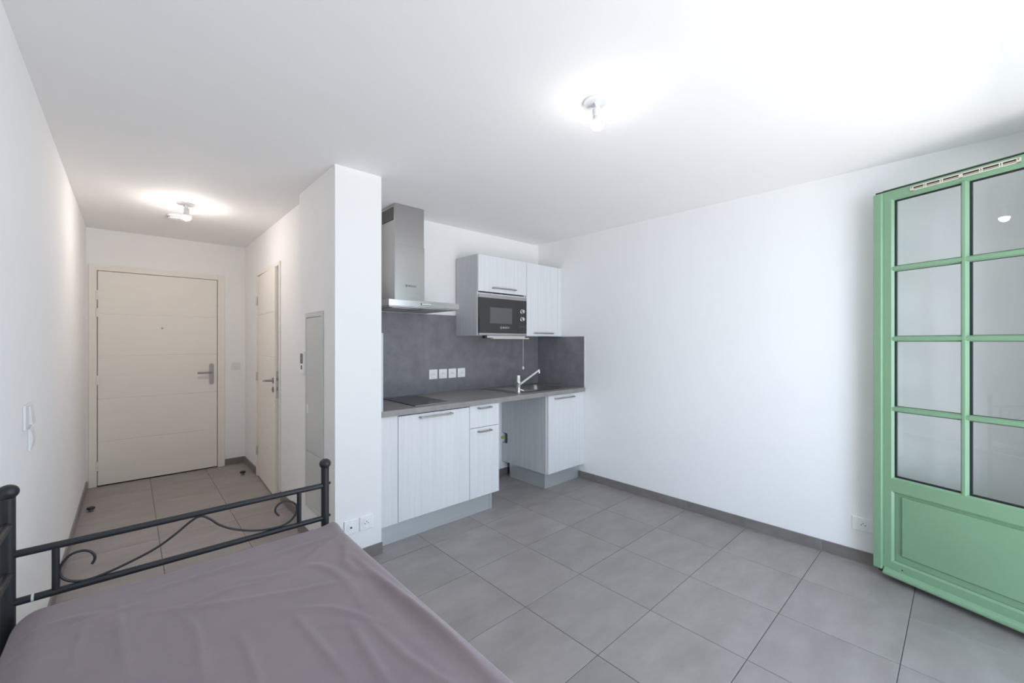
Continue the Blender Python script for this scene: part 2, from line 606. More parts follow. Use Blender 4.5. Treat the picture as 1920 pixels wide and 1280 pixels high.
# ------------------------------------------------------------------ inner door (door_2), slightly ajar into the hall
d2 = holder('door_2', (XH, 4.5, 0), 'narrow cream inner door with lever handle, slightly ajar, on the right of the hall')
b = new()
for y0, y1 in ((4.045, 4.082), (4.918, 4.955)):
    box(b, XH - 0.011, XH, y0, y1, 0.0, 2.086, 0.002)
box(b, XH - 0.011, XH, 4.082, 4.918, 2.052, 2.086, 0.002)
for y0, y1 in ((4.07, 4.084), (4.916, 4.93)):
    box(b, XH, XH + 0.07, y0, y1, 0.0, 2.065)
box(b, XH, XH + 0.07, 4.084, 4.916, 2.05, 2.065)
for y0, y1 in ((4.084, 4.098), (4.902, 4.916)):
    box(b, XH + 0.045, XH + 0.07, y0, y1, 0.0, 2.05)
obj('door_frame', b, M['door'], d2)
HY = 4.914
A2 = math.radians(2.35)


def leaf2(bm):      # leaf frame: u runs from the hinge towards the camera, v = depth (0 = hall face), then swung by A2
    R = Matrix.Translation((XH - 0.004, HY, 0)) @ Matrix.Rotation(-A2, 4, 'Z') @ Matrix(((0, 1, 0, 0), (-1, 0, 0, 0), (0, 0, 1, 0), (0, 0, 0, 1)))
    bmesh.ops.transform(bm, matrix=R, verts=bm.verts[:])
    return bm


b = new()
for k in range(5):
    box(b, 0.0, 0.818, 0.0, 0.04, (0.012, 0.42, 0.83, 1.235, 1.645)[k] + (0.0025 if k else 0), (0.42, 0.83, 1.235, 1.645, 2.042)[k] - (0.0025 if k < 4 else 0), 0.0025)
box(b, 0.001, 0.817, 0.004, 0.038, 0.013, 2.041)
obj('door_leaf', leaf2(b), M['door'], d2)
b = new()
lathe(b, [(0, 0), (0.025, 0), (0.025, -0.007), (0.012, -0.009), (0.010, -0.045), (0, -0.045)], (0.765, 0.0, 1.035), 'y', 20)
tube(b, smooth_path([(0.765, -0.045, 1.035), (0.758, -0.055, 1.035), (0.72, -0.056, 1.033), (0.655, -0.056, 1.028)], 4), 0.009, 12)
obj('door_handle', leaf2(b), M['steel_dark'], d2, smooth=True)
b = new()
lathe(b, [(0, 0), (0.025, 0), (0.025, -0.007), (0, -0.009)], (0.765, 0.0, 0.955), 'y', 20)
box(b, 0.760, 0.770, -0.012, -0.008, 0.945, 0.965)
obj('lock_rose', leaf2(b), M['steel_dark'], d2, smooth=True)
b = new()
box(b, 0.818, 0.8195, 0.010, 0.030, 0.88, 1.12)
lp = obj('latch_plate', leaf2(b), M['lightgrey'], d2)
b = new()
box(b, 0.8195, 0.829, 0.013, 0.027, 1.035, 1.060); box(b, 0.8195, 0.821, 0.015, 0.025, 0.945, 0.98)
lathe(b, [(0, 0), (0.003, 0.001), (0, 0.002)], (0.8195, 0.02, 1.105), 'x', 8); lathe(b, [(0, 0), (0.003, 0.001), (0, 0.002)], (0.8195, 0.02, 0.895), 'x', 8)
obj('latch', leaf2(b), M['steel_dark'], lp)
for z0 in (1.75, 0.98, 0.22):
    b = new()
    lathe(b, [(0, 0), (0.007, 0), (0.007, 0.09), (0, 0.09)], (XH - 0.014, HY + 0.004, z0), 'z', 12)
    box(b, XH - 0.0125, XH - 0.0115, HY - 0.01, HY + 0.02, z0, z0 + 0.09)
    obj('hinge', b, M['lightgrey'], d2, smooth=True)

# ------------------------------------------------------------------ green french door leaf (door_3), swung open against the right wall
D3 = (3.2302, 0.2952, 0.0)
AZ = math.radians(20.6)
d3 = holder('door_3', D3, 'sage green glazed french door leaf swung open beside the right wall', rz=math.atan2(-math.cos(AZ), -math.sin(AZ)))
TH = 0.058     # leaf thickness, local y from 0 (visible face) to TH
ZB, ZT = 0.040, 2.245
SR = 0.690


def part3(name, bm, m, parent=None, smooth=False):
    o = obj(name, bm, m, parent or d3, smooth=smooth, local=True)
    return o


# stiles with a sloping bead on the glass side
def stile(s0, s1, bead):     # bead: +1 -> bead on high-s side, -1 -> on low-s side
    bm = new()
    if bead > 0:
        pts = [(s0, 0), (s1, 0), (s1 + 0.010, 0.010), (s1 + 0.010, 0.012), (s1 + 0.004, 0.014), (s1 + 0.004, TH), (s0, TH)]
    else:
        pts = [(s0, 0), (s1, 0), (s1, TH), (s0 - 0.004, TH), (s0 - 0.004, 0.014), (s0 - 0.010, 0.012), (s0 - 0.010, 0.010)]
    prism(bm, pts, 'z', ZB + 0.012, ZT)
    return bm


part3('stile', stile(-0.062, 0.0130, 1), M['green'])
part3('stile', stile(0.6150, SR, -1), M['green'])


def rail(z0, z1, up, down):
    bm = new()
    pts = [(0, z0), (0, z1)]
    if up: pts += [(0.010, z1 + 0.010), (0.014, z1 + 0.004)]
    pts += [(TH, z1 + (0.004 if up else 0)), (TH, z0 - (0.004 if down else 0))]
    if down: pts += [(0.014, z0 - 0.004), (0.010, z0 - 0.010)]
    prism(bm, pts, 'x', 0.0125, 0.6155)
    return bm


part3('top_rail', rail(2.197, ZT, False, True), M['green'])
part3('middle_rail', rail(0.520, 0.590, True, True), M['green'])
part3('bottom_rail', rail(ZB + 0.012, 0.112, True, False), M['green'])
# taller rebate behind the face with its rubber seal
b = new(); box(b, -0.045, SR, 0.034, 0.060, ZT - 0.02, 2.266); part3('rebate', b, M['green'])
b = new(); box(b, -0.066, SR, 0.006, 0.034, ZT - 0.01, 2.2545); part3('seal', b, M['gasket'])
b = new(); box(b, -0.055, SR, 0.012, 0.050, 0.030, ZB + 0.014); part3('seal', b, M['gasket'])
b = new(); box(b, -0.030, SR, -0.001, 0.012, 0.031, 0.0335); part3('drip_strip', b, M['lightgrey'])
# meeting-stile cover strip
b = new(); box(b, -0.066, -0.024, -0.020, 0.0, 0.055, 2.238, 0.003); part3('cover_strip', b, M['green'])
# weather bar
b = new()
prism(b, [(0.0, 0.036), (-0.022, 0.036), (-0.024, 0.044), (-0.021, 0.054), (-0.013, 0.064), (-0.004, 0.070), (0.0, 0.071)], 'x', -0.017, SR - 0.01)
part3('weather_bar', b, M['green'])
b = new(); lathe(b, [(0, 0), (0.0035, 0), (0.0035, -0.0006), (0, -0.0006)], (0.064, 0.0, 0.088), 'y', 10); part3('screw_hole', b, M['gasket'])
# raised lower panel
b = new(); box(b, 0.012, 0.616, 0.018, 0.040, 0.105, 0.527); part3('panel_ground', b, M['green'])
b = new()
prism(b, [(0.055, 0.158), (0.573, 0.158), (0.573, 0.495), (0.055, 0.495)], 'y', 0.006, 0.018)
bmesh.ops.bevel(b, geom=[e for e in b.edges if all(abs(v.co.y - 0.006) < 1e-6 for v in e.verts)], offset=0.006, segments=1, affect='EDGES')
part3('raised_panel', b, M['green'])
# glazing bars
SM = 0.3140
b = new(); prism(b, [(SM - 0.017, 0.018), (SM - 0.0055, 0.0), (SM + 0.0055, 0.0), (SM + 0.017, 0.018)], 'z', 0.594, 2.193); part3('glazing_bar', b, M['green'])
ZM = (0.991, 1.3935, 1.7955)
for zc in ZM:
    for s0, s1 in ((0.016, SM - 0.0045), (SM + 0.0045, 0.612)):
        b = new(); prism(b, [(0.018, zc - 0.016), (0.0015, zc - 0.0085), (0.0015, zc + 0.0085), (0.018, zc + 0.016)], 'x', s0, s1); part3('glazing_bar', b, M['green'])
# panes with black gaskets
zr = [0.598, *ZM, 2.190]
for c, (s0, s1) in enumerate(((0.0175, SM - 0.014), (SM + 0.014, 0.6105))):
    for r in range(4):
        z0 = zr[r] + (0.014 if r else 0.0); z1 = zr[r + 1] - (0.014 if r < 3 else 0.0)
        b = new(); box(b, s0 + 0.004, s1 - 0.001, 0.0215, 0.0255, z0 + 0.002, z1 - 0.002); pn = part3('pane', b, M['glass'])
        b = new()
        w = 0.0095; wr = 0.0025
        box(b, s0, s0 + w + 0.001, 0.0165, 0.028, z0, z1); box(b, s1 - wr, s1, 0.0165, 0.028, z0, z1)
        wz = 0.0032
        box(b, s0 + w, s1 - wr, 0.0165, 0.028, z0, z0 + (wz + 0.006 if r == 0 else wz)); box(b, s0 + w, s1 - wr, 0.0165, 0.028, z1 - (wz + 0.006 if r == 3 else wz), z1)
        part3('gasket', b, M['gasket'], pn)
# ventilation grille on the top rail
b = new()
v0, v1, vz0, vz1 = 0.100, 0.508, 2.212, 2.2365
box(b, v0, v1, -0.004, 0.0, vz1 - 0.005, vz1); box(b, v0, v1, -0.004, 0.0, vz0, vz0 + 0.005)
for s0, s1 in ((v0, v0 + 0.014), (v1 - 0.014, v1), (0.297, 0.311)):
    box(b, s0, s1, -0.004, 0.0, vz0, vz1)
vt = part3('vent', b, M['vent'])
b = new()
sl = [v0 + 0.014, 0.163, 0.230, 0.297]
sr = [0.311, 0.377, 0.444, v1 - 0.014]
for q in (sl, sr):
    for a in q[1:-1]:
        box(b, a - 0.006, a - 0.002, -0.0045, 0, vz0 + 0.003, vz1 - 0.003); box(b, a + 0.002, a + 0.006, -0.0045, 0, vz0 + 0.003, vz1 - 0.003)
    box(b, q[0], q[-1], -0.0032, -0.0012, 2.2205, 2.223)
part3('vent_divider', b, M['vent'], vt)
b = new(); box(b, v0 + 0.012, v1 - 0.012, -0.001, 0.0, vz0 + 0.004, vz1 - 0.004); part3('vent_slot', b, M['vent_dark'], vt)
b = new()
for s in (v0 + 0.007, v1 - 0.007):
    lathe(b, [(0, 0), (0.0025, 0), (0.0025, -0.001), (0, -0.001)], (s, -0.004, (vz0 + vz1) / 2 + 0.003), 'y', 8)
part3('vent_screw', b, M['vent_dark'], vt)
for zh in (0.25, 1.15, 2.0):
    b = new(); lathe(b, [(0, 0), (0.009, 0), (0.009, 0.1), (0, 0.1)], (SR + 0.008, TH + 0.004, zh), 'z', 12); part3('hinge', b, M['green'], smooth=True)
b = new()      # fixed frame around the widened french door opening
for x0, x1 in ((OX0, OX0 + 0.05), (OX1 - 0.045, OX1)):
    box(b, x0, x1, YF - 0.10, YF - 0.03, -0.0, OZ)
box(b, OX0 + 0.05, OX1 - 0.045, YF - 0.10, YF - 0.03, OZ - 0.012, OZ)
structure(obj('door_4', b, M['green']), 'fixed green frame around the widened french door opening in the window wall')

# ------------------------------------------------------------------ kitchen: worktop and splashback
WZ0, WZ1 = 0.880, 0.919
YW = 2.573
b = new()
SX0, SX1, SY0, SY1 = 2.545, 3.225, 2.668, 3.135     # sink cut-out
box(b, XP1 + 0.001, SX0, YW, YK - 0.001, WZ0, WZ1); box(b, SX1, XR - 0.001, YW, YK - 0.001, WZ0, WZ1)
box(b, SX0, SX1, YW, SY0, WZ0, WZ1); box(b, SX0, SX1, SY1, YK - 0.001, WZ0, WZ1)
bmesh.ops.remove_doubles(b, verts=b.verts[:], dist=1e-5)
tag(obj('worktop', b, M['worktop']), 'grey laminate kitchen worktop running from the white column to the right wall', 'worktop')

sp = thing('splashback', 'dark grey stone-look splashback panels on the wall above the worktop', 'splashback', (2.2, YK, WZ1))
b = new(); box(b, XP1 + 0.011, 2.262, YK - 0.009, YK - 0.001, WZ1 + 0.0005, 1.622); obj('back_panel', b, M['splash'], sp)
b = new(); box(b, 2.262, XR - 0.011, YK - 0.009, YK - 0.001, WZ1 + 0.0005, 1.432); obj('back_panel', b, M['splash'], sp)
b = new(); box(b, XR - 0.010, XR - 0.001, 2.582, YK - 0.001, WZ1 + 0.0005, 1.432); e = obj('side_panel', b, M['splash'], sp)
b = new(); box(b, XR - 0.012, XR - 0.001, 2.576, 2.582, WZ1 + 0.0005, 1.432); obj('edge_trim', b, M['carcass'], e)
b = new(); box(b, XP1 + 0.001, XP1 + 0.010, 2.582, YK - 0.001, WZ1 + 0.0005, 1.434); e = obj('side_panel', b, M['splash'], sp)
b = new(); box(b, XP1 + 0.001, XP1 + 0.012, 2.576, 2.582, WZ1 + 0.0005, 1.434); obj('edge_trim', b, M['carcass'], e)


def bow_handle(x0, x1, z, yface, parent):
    bm = new()
    y = yface - 0.030
    box(bm, x0, x1, y - 0.004, y + 0.004, z - 0.006, z + 0.006, 0.002)
    for x in (x0 + 0.006, x1 - 0.006):
        box(bm, x - 0.006, x + 0.006, y + 0.003, yface, z - 0.006, z + 0.006, 0.0015)
    return obj('handle', bm, M['handle'], parent, smooth=False)


YD = 2.594            # front face of the base doors
DT = 0.019
# base unit 1: 60 cm front with one long handle
cb = thing('base_cabinet', 'wide pale wood base cabinet with one tall door under the hob', 'cabinet', (1.64, 2.9, 0))
b = new()
box(b, 1.336, 1.354, YD + DT + 0.002, YK - 0.01, 0.152, 0.878); box(b, 1.926, 1.942, YD + DT + 0.002, YK - 0.01, 0.152, 0.878)
box(b, 1.354, 1.926, YD + DT + 0.002, YK - 0.01, 0.152, 0.170); box(b, 1.354, 1.926, YK - 0.02, YK - 0.01, 0.17, 0.878)
box(b, 1.354, 1.926, YD + DT + 0.03, YD + 0.1, 0.862, 0.878)
obj('carcass', b, M['carcass'], cb)
b = new(); box(b, 1.342, 1.941, YD, YD + DT, 0.152, 0.870, 0.0012); dr = obj('door', b, M['wood'], cb)
bow_handle(1.500, 1.770, 0.846, YD, dr)
b = new(); box(b, XP1 + 0.001, 1.338, YD + 0.001, YD + DT, 0.150, 0.878); obj('filler_panel', b, M['wood'], cb)
# base unit 2: drawer over door
db = thing('drawer_cabinet', 'narrow pale wood base cabinet with a drawer above a door', 'cabinet', (2.09, 2.9, 0))
b = new()
box(b, 1.9435, 1.9595, YD + DT + 0.002, YK - 0.01, 0.152, 0.878); box(b, 2.226, 2.2425, YD + DT + 0.002, YK - 0.01, 0.152, 0.878)
box(b, 1.9595, 2.226, YD + DT + 0.002, YK - 0.01, 0.152, 0.170); box(b, 1.9595, 2.226, YK - 0.02, YK - 0.01, 0.17, 0.878)
obj('carcass', b, M['wood'], db)
b = new(); box(b, 1.9445, 2.2425, YD, YD + DT, 0.7015, 0.876, 0.0012); dr = obj('drawer', b, M['wood'], db)
bow_handle(2.018, 2.148, 0.854, YD, dr)
b = new(); box(b, 1.9445, 2.2425, YD, YD + DT, 0.152, 0.6975, 0.0012); dr = obj('door', b, M['wood'], db)
bow_handle(2.018, 2.148, 0.670, YD, dr)
# sink unit
sc = thing('sink_cabinet', 'pale wood base cabinet under the sink beside an empty appliance gap', 'cabinet', (3.1, 2.9, 0))
b = new()
SPX0, SPX1 = 2.828, 2.846
# side panel with a rounded notch for the pipes at the back
yb, yf_ = YK - 0.008, YD + 0.018
nz0, nz1, ny = 0.343, 0.447, 3.140
pts = [(yf_, 0.152), (yb, 0.152), (yb, nz0)]
r = 0.018
for k in range(5):
    t = -PI / 2 - (PI / 2) * k / 4
    pts.append((ny + r + r * math.cos(t), nz0 + r + r * math.sin(t)))
for k in range(5):
    t = PI - (PI / 2) * k / 4
    pts.append((ny + r + r * math.cos(t), nz1 - r + r * math.sin(t)))
pts += [(yb, nz1), (yb, 0.878), (yf_, 0.878)]
prism(b, pts, 'x', SPX0, SPX1)
obj('side_panel', b, M['carcass'], sc)
b = new()
box(b, 3.284, 3.300, YD + DT + 0.002, YK - 0.01, 0.152, 0.878); box(b, SPX1, 3.284, YD + DT + 0.002, YK - 0.01, 0.152, 0.170)
box(b, SPX1, 3.284, YK - 0.02, YK - 0.01, 0.17, 0.34)
obj('carcass', b, M['carcass'], sc)
b = new(); box(b, 2.846, 3.298, YD, YD + DT - 0.002, 0.152, 0.875, 0.0012); dr = obj('door', b, M['wood'], sc)
bow_handle(2.930, 3.200, 0.845, YD, dr)
b = new(); box(b, 3.301, XR - 0.001, YD + 0.002, YD + DT, 0.150, 0.878); obj('filler_panel', b, M['wood'], sc)
# plinths
pl = thing('plinth', 'long brushed aluminium plinth under the hob and drawer cabinets', 'plinth', (1.7, 2.66, 0))
b = new(); box(b, XP1 + 0.001, 2.185, 2.655, 2.670, 0.0, 0.1495); obj('plinth_board', b, M['plinth'], pl)
b = new(); box(b, 2.187, 2.215, 2.654, 2.670, 0.0, 0.1495); obj('corner_return', b, M['plinth'], pl)
pl2 = thing('plinth', 'short brushed aluminium plinth wrapping the corner under the sink cabinet', 'plinth', (3.1, 2.66, 0))
b = new(); box(b, 2.866, XR - 0.012, 2.660, 2.674, 0.0, 0.1495); obj('plinth_board', b, M['plinth'], pl2)
b = new(); box(b, 2.866, 2.880, 2.676, 3.150, 0.0, 0.1495); obj('corner_return', b, M['plinth'], pl2)
# legs of the sink cabinet hidden behind the plinth carry it
for root, xs in ((cb, (1.39, 1.89)), (db, (1.98, 2.19)), (sc, (2.92, 3.25))):
    for x in xs:
        for y in (2.72, 3.06):
            b = new(); lathe(b, [(0, 0), (0.02, 0), (0.02, 0.01), (0.014, 0.02), (0.014, 0.152), (0, 0.152)], (x, y, 0), 'z', 10)
            obj('foot', b, M['black_plastic'], root, smooth=True)

# ------------------------------------------------------------------ wall cabinets
YU = 2.885            # front face of wall doors
wc = thing('wall_cabinet', 'pale wood wall cabinet with lift-up door above the microwave', 'cabinet', (2.55, YK, 1.435))
UX0, UX1 = 2.252, 2.848
b = new(); box(b, UX0, UX0 + 0.018, YU + DT, YK - 0.010, 1.435, 2.152); sd = obj('side_panel', b, M['carcass'], wc)
b = new()
box(b, UX0 + 0.018, UX1, YU + DT, YK - 0.010, 2.134, 2.152); box(b, UX1 - 0.016, UX1, YU + DT, YK - 0.010, 1.435, 2.134)
box(b, UX0 + 0.018, UX1 - 0.016, YU + DT, YK - 0.010, 1.800, 1.816); box(b, UX0 + 0.018, UX1 - 0.016, YU + DT + 0.01, YK - 0.010, 1.435, 1.447)
obj('carcass', b, M['carcass'], wc)
b = new(); box(b, UX0 + 0.002, UX1 - 0.003, YU, YU + DT - 0.001, 1.826, 2.150, 0.0012); dr = obj('flap_door', b, M['wood'], wc)
bow_handle(2.412, 2.690, 1.862, YU, dr)
wc2 = thing('wall_cabinet', 'pale wood single-door wall cabinet in the corner by the right wall', 'cabinet', (3.08, YK, 1.435))
b = new()
box(b, 2.850, 2.866, YU + DT, YK - 0.010, 1.437, 2.152); box(b, 3.290, 3.306, YU + DT, YK - 0.010, 1.437, 2.152)
box(b, 2.866, 3.290, YU + DT, YK - 0.010, 2.136, 2.152); box(b, 2.866, 3.290, YU + DT, YK - 0.010, 1.437, 1.453)
obj('carcass', b, M['carcass'], wc2)
b = new(); box(b, 2.851, 3.305, YU, YU + DT - 0.001, 1.434, 2.150, 0.0012); dr = obj('door', b, M['wood'], wc2)
bow_handle(2.948, 3.215, 1.463, YU, dr)
b = new(); box(b, 3.308, XR - 0.001, YU + 0.002, YU + DT, 1.434, 2.150); obj('filler_panel', b, M['wood'], wc2)

# ------------------------------------------------------------------ microwave
mw = thing('microwave', 'black glass built-in microwave with two round knobs in the wall cabinet', 'microwave', (2.55, YU, 1.45))
b = new(); box(b, UX0 + 0.024, UX1 - 0.022, YU + 0.018, YK - 0.06, 1.4475, 1.792); obj('body', b, M['black_plastic'], mw)
b = new(); box(b, UX0 + 0.010, 2.728, YU - 0.004, YU + 0.016, 1.4565, 1.770, 0.001); dr = obj('door', b, M['black_glass'], mw)
b = new(); box(b, 2.385, 2.652, YU - 0.0045, YU - 0.002, 1.543, 1.688); obj('window', b, M['oven_window'], dr)
b = new(); box(b, 2.7285, UX1 - 0.004, YU - 0.004, YU + 0.016, 1.4565, 1.770, 0.001); cp = obj('control_panel', b, M['black_glass'], mw)
b = new(); box(b, 2.745, 2.832, YU - 0.0045, YU - 0.0038, 1.5215, 1.5230); obj('button_line', b, M['steel_dark'], cp)
b = new(); box(b, UX0 + 0.010, UX1 - 0.004, YU - 0.004, YU + 0.016, 1.7705, 1.796, 0.001); obj('top_trim', b, M['steel'], mw)
b = new(); box(b, UX0 + 0.010, UX1 - 0.004, YU - 0.004, YU + 0.016, 1.4375, 1.456, 0.001); obj('bottom_trim', b, M['steel'], mw)
for z in (1.667, 1.593):
    b = new()
    lathe(b, [(0, 0), (0.022, 0), (0.022, -0.004), (0.018, -0.006), (0.017, -0.022), (0.015, -0.024), (0, -0.024)], (2.782, YU - 0.004, z), 'y', 24)
    obj('knob', b, M['chrome'], cp, smooth=True)


def ring(bm, cx, cz, y, r0, r1, n=24, d=0.0008):
    A = []
    for yy in (y, y - d):
        A.append([[bm.verts.new((cx + r * math.cos(2 * PI * k / n), yy, cz + r * math.sin(2 * PI * k / n))) for k in range(n)] for r in (r0, r1)])
    for k in range(n):
        j = (k + 1) % n
        bm.faces.new((A[1][0][k], A[1][0][j], A[1][1][j], A[1][1][k]))
        bm.faces.new((A[0][1][k], A[0][1][j], A[1][1][j], A[1][1][k]))
        bm.faces.new((A[0][0][k], A[0][0][j], A[1][0][j], A[1][0][k]))


def brand(parent, x, z, y, h, m):
    bm = text_mesh('logo', 'BOSCH', h * 1.25, m, None, Vector((x + h * 1.5, y, z)))
    ring(bm, x + h * 0.55, z, y + 0.0004, h * 0.46, h * 0.58)
    for dx in (-0.2, 0.12):
        box(bm, x + h * (0.55 + dx), x + h * (0.63 + dx), y - 0.0004, y + 0.0004, z - h * 0.38, z + h * 0.38)
    box(bm, x + h * 0.35, x + h * 0.75, y - 0.0004, y + 0.0004, z - h * 0.05, z + h * 0.05)
    return obj('logo', bm, m, parent)


brand(dr, 2.505, 1.5065, YU - 0.0046, 0.020, M['chrome'])

# ------------------------------------------------------------------ cooker hood
hd = thing('cooker_hood', 'stainless steel chimney cooker hood with flat canopy above the hob', 'cooker hood', (1.638, YK, 1.625))
HX0, HX1, HY0 = 1.507, 1.769, 2.973
b = new()
box(b, HX0 + 0.003, HX1 - 0.003, HY0 + 0.003, YK - 0.0095, 2.10, ZC - 0.002, 0.001)
up = obj('upper_chimney', b, M['steel'], hd)
b = new(); box(b, HX0, HX1, HY0, YK - 0.0095, 1.680, 2.135, 0.001); ch = obj('lower_chimney', b, M['steel'], hd)
brand(ch, 1.598, 1.818, HY0 - 0.0006, 0.0165, M['black_plastic'])
b = new()
box(b, HX0 + 0.0022, HX0 + 0.003, 3.000, 3.195, 2.325, 2.425); vg = obj('vent_grille', b, M['dark_gap'], up)
b = new()
for k in range(9):
    y = 3.004 + k * 0.0225
    box(b, HX0 - 0.001, HX0 + 0.003, y, y + 0.008, 2.328, 2.422)
obj('vent_slat', b, M['steel_dark'], vg)
b = new()
box(b, 1.339, 1.939, 2.730, YK - 0.0095, 1.634, 1.679, 0.0012)
cn = obj('canopy', b, M['steel'], hd)
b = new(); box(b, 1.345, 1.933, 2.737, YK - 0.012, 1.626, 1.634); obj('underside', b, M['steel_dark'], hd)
b = new()
for x0, x1 in ((1.40, 1.63), (1.65, 1.88)):
    box(b, x0, x1, 2.80, 3.15, 1.623, 1.6265)
obj('grease_filter', b, M['steel'], hd)
b = new(); box(b, 1.595, 1.685, 2.7285, 2.7302, 1.648, 1.664); bt = obj('control_strip', b, M['black_plastic'], cn)
b = new(); box(b, 1.600, 1.683, 2.7262, 2.7288, 1.650, 1.6625, 0.001); obj('control_button', b, M['lightgrey'], bt)

# ------------------------------------------------------------------ hob, sink, tap
hb = thing('hob', 'black glass two-zone hob set in the worktop beside the column', 'hob', (1.645, 2.89, WZ1))
b = new(); box(b, 1.490, 1.795, 2.632, 3.145, WZ1 + 0.0002, WZ1 + 0.005, 0.0015); hg = obj('glass_plate', b, M['hob'], hb)
b = new(); box(b, 1.490, 1.795, 2.627, 2.632, WZ1 + 0.0002, WZ1 + 0.0055, 0.001); obj('front_trim', b, M['chrome'], hb)
b = new()
for y in (2.80, 3.02):
    ringpts = 40
    for r0 in (0.085,):
        A = [[b.verts.new((1.6425 + r * math.cos(2 * PI * k / ringpts), y + r * math.sin(2 * PI * k / ringpts), WZ1 + 0.0052)) for k in range(ringpts)] for r in (r0, r0 + 0.002)]
        for k in range(ringpts):
            b.faces.new((A[0][k], A[0][(k + 1) % ringpts], A[1][(k + 1) % ringpts], A[1][k]))
obj('zone_marking', b, M['screen'], hg)

sk = thing('sink', 'stainless steel inset sink with drainer on the left and square bowl', 'sink', (2.88, 2.9, WZ1))
b = new()
# flange and drainer, bowl hole at the right
BX0, BX1, BY0, BY1 = 2.850, 3.190, 2.705, 3.085
fx0, fx1, fy0, fy1 = 2.520, 3.245, 2.642, 3.165
zt = WZ1 + 0.004
for q in ((fx0, BX0, fy0, fy1), (BX1, fx1, fy0, fy1), (BX0, BX1, fy0, BY0), (BX0, BX1, BY1, fy1)):
    box(b, q[0], q[1], q[2], q[3], WZ1 + 0.0003, zt)
bmesh.ops.remove_doubles(b, verts=b.verts[:], dist=1e-5)
obj('deck', b, M['sinksteel'], sk)
b = new()
for k in range(7):
    y = 2.74 + k * 0.055
    tube(b, [(2.595, y, zt), (2.82, y, zt)], 0.0035, 8)
obj('drainer_rib', b, M['sinksteel'], sk, smooth=True)
b = new()
n = 8


def rrect(x0, x1, y0, y1, r, z):
    out = []
    for cx, cy, t0 in ((x1 - r, y1 - r, 0), (x0 + r, y1 - r, PI / 2), (x0 + r, y0 + r, PI), (x1 - r, y0 + r, 1.5 * PI)):
        for k in range(6):
            t = t0 + PI / 2 * k / 5
            out.append((cx + r * math.cos(t), cy + r * math.sin(t), z))
    return out


loops = [[b.verts.new(p) for p in rrect(BX0 - e_, BX1 + e_, BY0 - e_, BY1 + e_, 0.05, z)] for e_, z in ((0.0, zt), (-0.004, zt - 0.006), (-0.012, zt - 0.14), (-0.04, zt - 0.155))]
for A, B in zip(loops, loops[1:]):
    for k in range(len(A)):
        b.faces.new((A[k], A[(k + 1) % len(A)], B[(k + 1) % len(A)], B[k]))
b.faces.new(loops[-1])
bw = obj('bowl', b, M['sinksteel'], sk, smooth=True)
b = new(); lathe(b, [(0, 0), (0.04, 0), (0.04, 0.003), (0.03, 0.004), (0, 0.002)], (3.02, 2.89, zt - 0.1545), 'z', 20); obj('drain', b, M['chrome'], bw, smooth=True)

fa = thing('tap', 'chrome single-lever kitchen tap with slanting spout on the sink', 'tap', (2.72, 2.84, zt))
TX_, TY_ = 2.552, 2.690
zt += 0.0004
fa.location = (TX_, TY_, zt); WORLD[fa] = Vector((TX_, TY_, zt))
b = new()
lathe(b, [(0, 0), (0.027, 0), (0.027, 0.004), (0.0215, 0.008), (0.0205, 0.085), (0.0225, 0.09), (0.0225, 0.098), (0.020, 0.102), (0.0195, 0.15), (0.017, 0.156), (0, 0.157)], (TX_, TY_, zt), 'z', 24)
obj('body', b, M['chrome'], fa, smooth=True)
b = new()
tube(b, [(TX_ + 0.012, TY_ - 0.002, zt + 0.070), (TX_ + 0.11, TY_ - 0.020, zt + 0.127), (TX_ + 0.228, TY_ - 0.040, zt + 0.194)], [0.0125, 0.0115, 0.0105], 14)
tube(b, [(TX_ + 0.221, TY_ - 0.039, zt + 0.192), (TX_ + 0.226, TY_ - 0.040, zt + 0.165)], [0.0112, 0.0100], 14)
obj('spout', b, M['chrome'], fa, smooth=True)
b = new()
tube(b, [(TX_ + 0.012, TY_ - 0.016, zt + 0.028), (TX_ + 0.040, TY_ - 0.03, zt + 0.018)], [0.006, 0.005], 10)
obj('lever', b, M['chrome'], fa, smooth=True)

# ------------------------------------------------------------------ under-cabinet light with pull cord
ul = thing('strip_light', 'slim strip light with a pull cord under the microwave cabinet', 'light', (2.6, 2.93, 1.415))
b = new(); box(b, 2.370, 2.846, 2.905, 2.950, 1.414, 1.4345, 0.002); obj('housing', b, M['lightgrey'], ul)
b = new(); box(b, 2.440, 2.900, 2.899, 2.945, 1.4045, 1.4138, 0.003); obj('diffuser', b, M['diffuser'], ul)
b = new(); box(b, 2.345, 2.370, 2.905, 2.945, 1.4095, 1.434, 0.002); obj('end_cap', b, M['black_plastic'], ul)
b = new(); tube(b, [(2.832, 2.915, 1.405), (2.832, 2.915, 1.135)], 0.0013, 6); cd = obj('pull_cord', b, M['white_plastic'], ul)
b = new(); lathe(b, [(0, 0), (0.007, 0.004), (0.010, 0.014), (0.008, 0.026), (0.003, 0.034), (0, 0.034)], (2.832, 2.915, 1.105), 'z', 14); obj('cord_pull', b, M['white_plastic'], cd, smooth=True)


# ------------------------------------------------------------------ sockets and switches
def wall_frame(p, nrm):
    """matrix: local x along the wall (horizontal), local y out of the wall, local z up"""
    n = Vector(nrm).normalized()
    x = n.cross(Vector((0, 0, 1)))
    return Matrix(((x.x, n.x, 0, p[0]), (x.y, n.y, 0, p[1]), (x.z, n.z, 1, p[2]), (0, 0, 0, 1)))


def plate_box(w, h, d=0.009):
    bm = new(); box(bm, -w / 2, w / 2, 0, d, -h / 2, h / 2, 0.003, 2); return bm


def put(bm, F):
    bmesh.ops.transform(bm, matrix=F, verts=bm.verts[:]); return bm


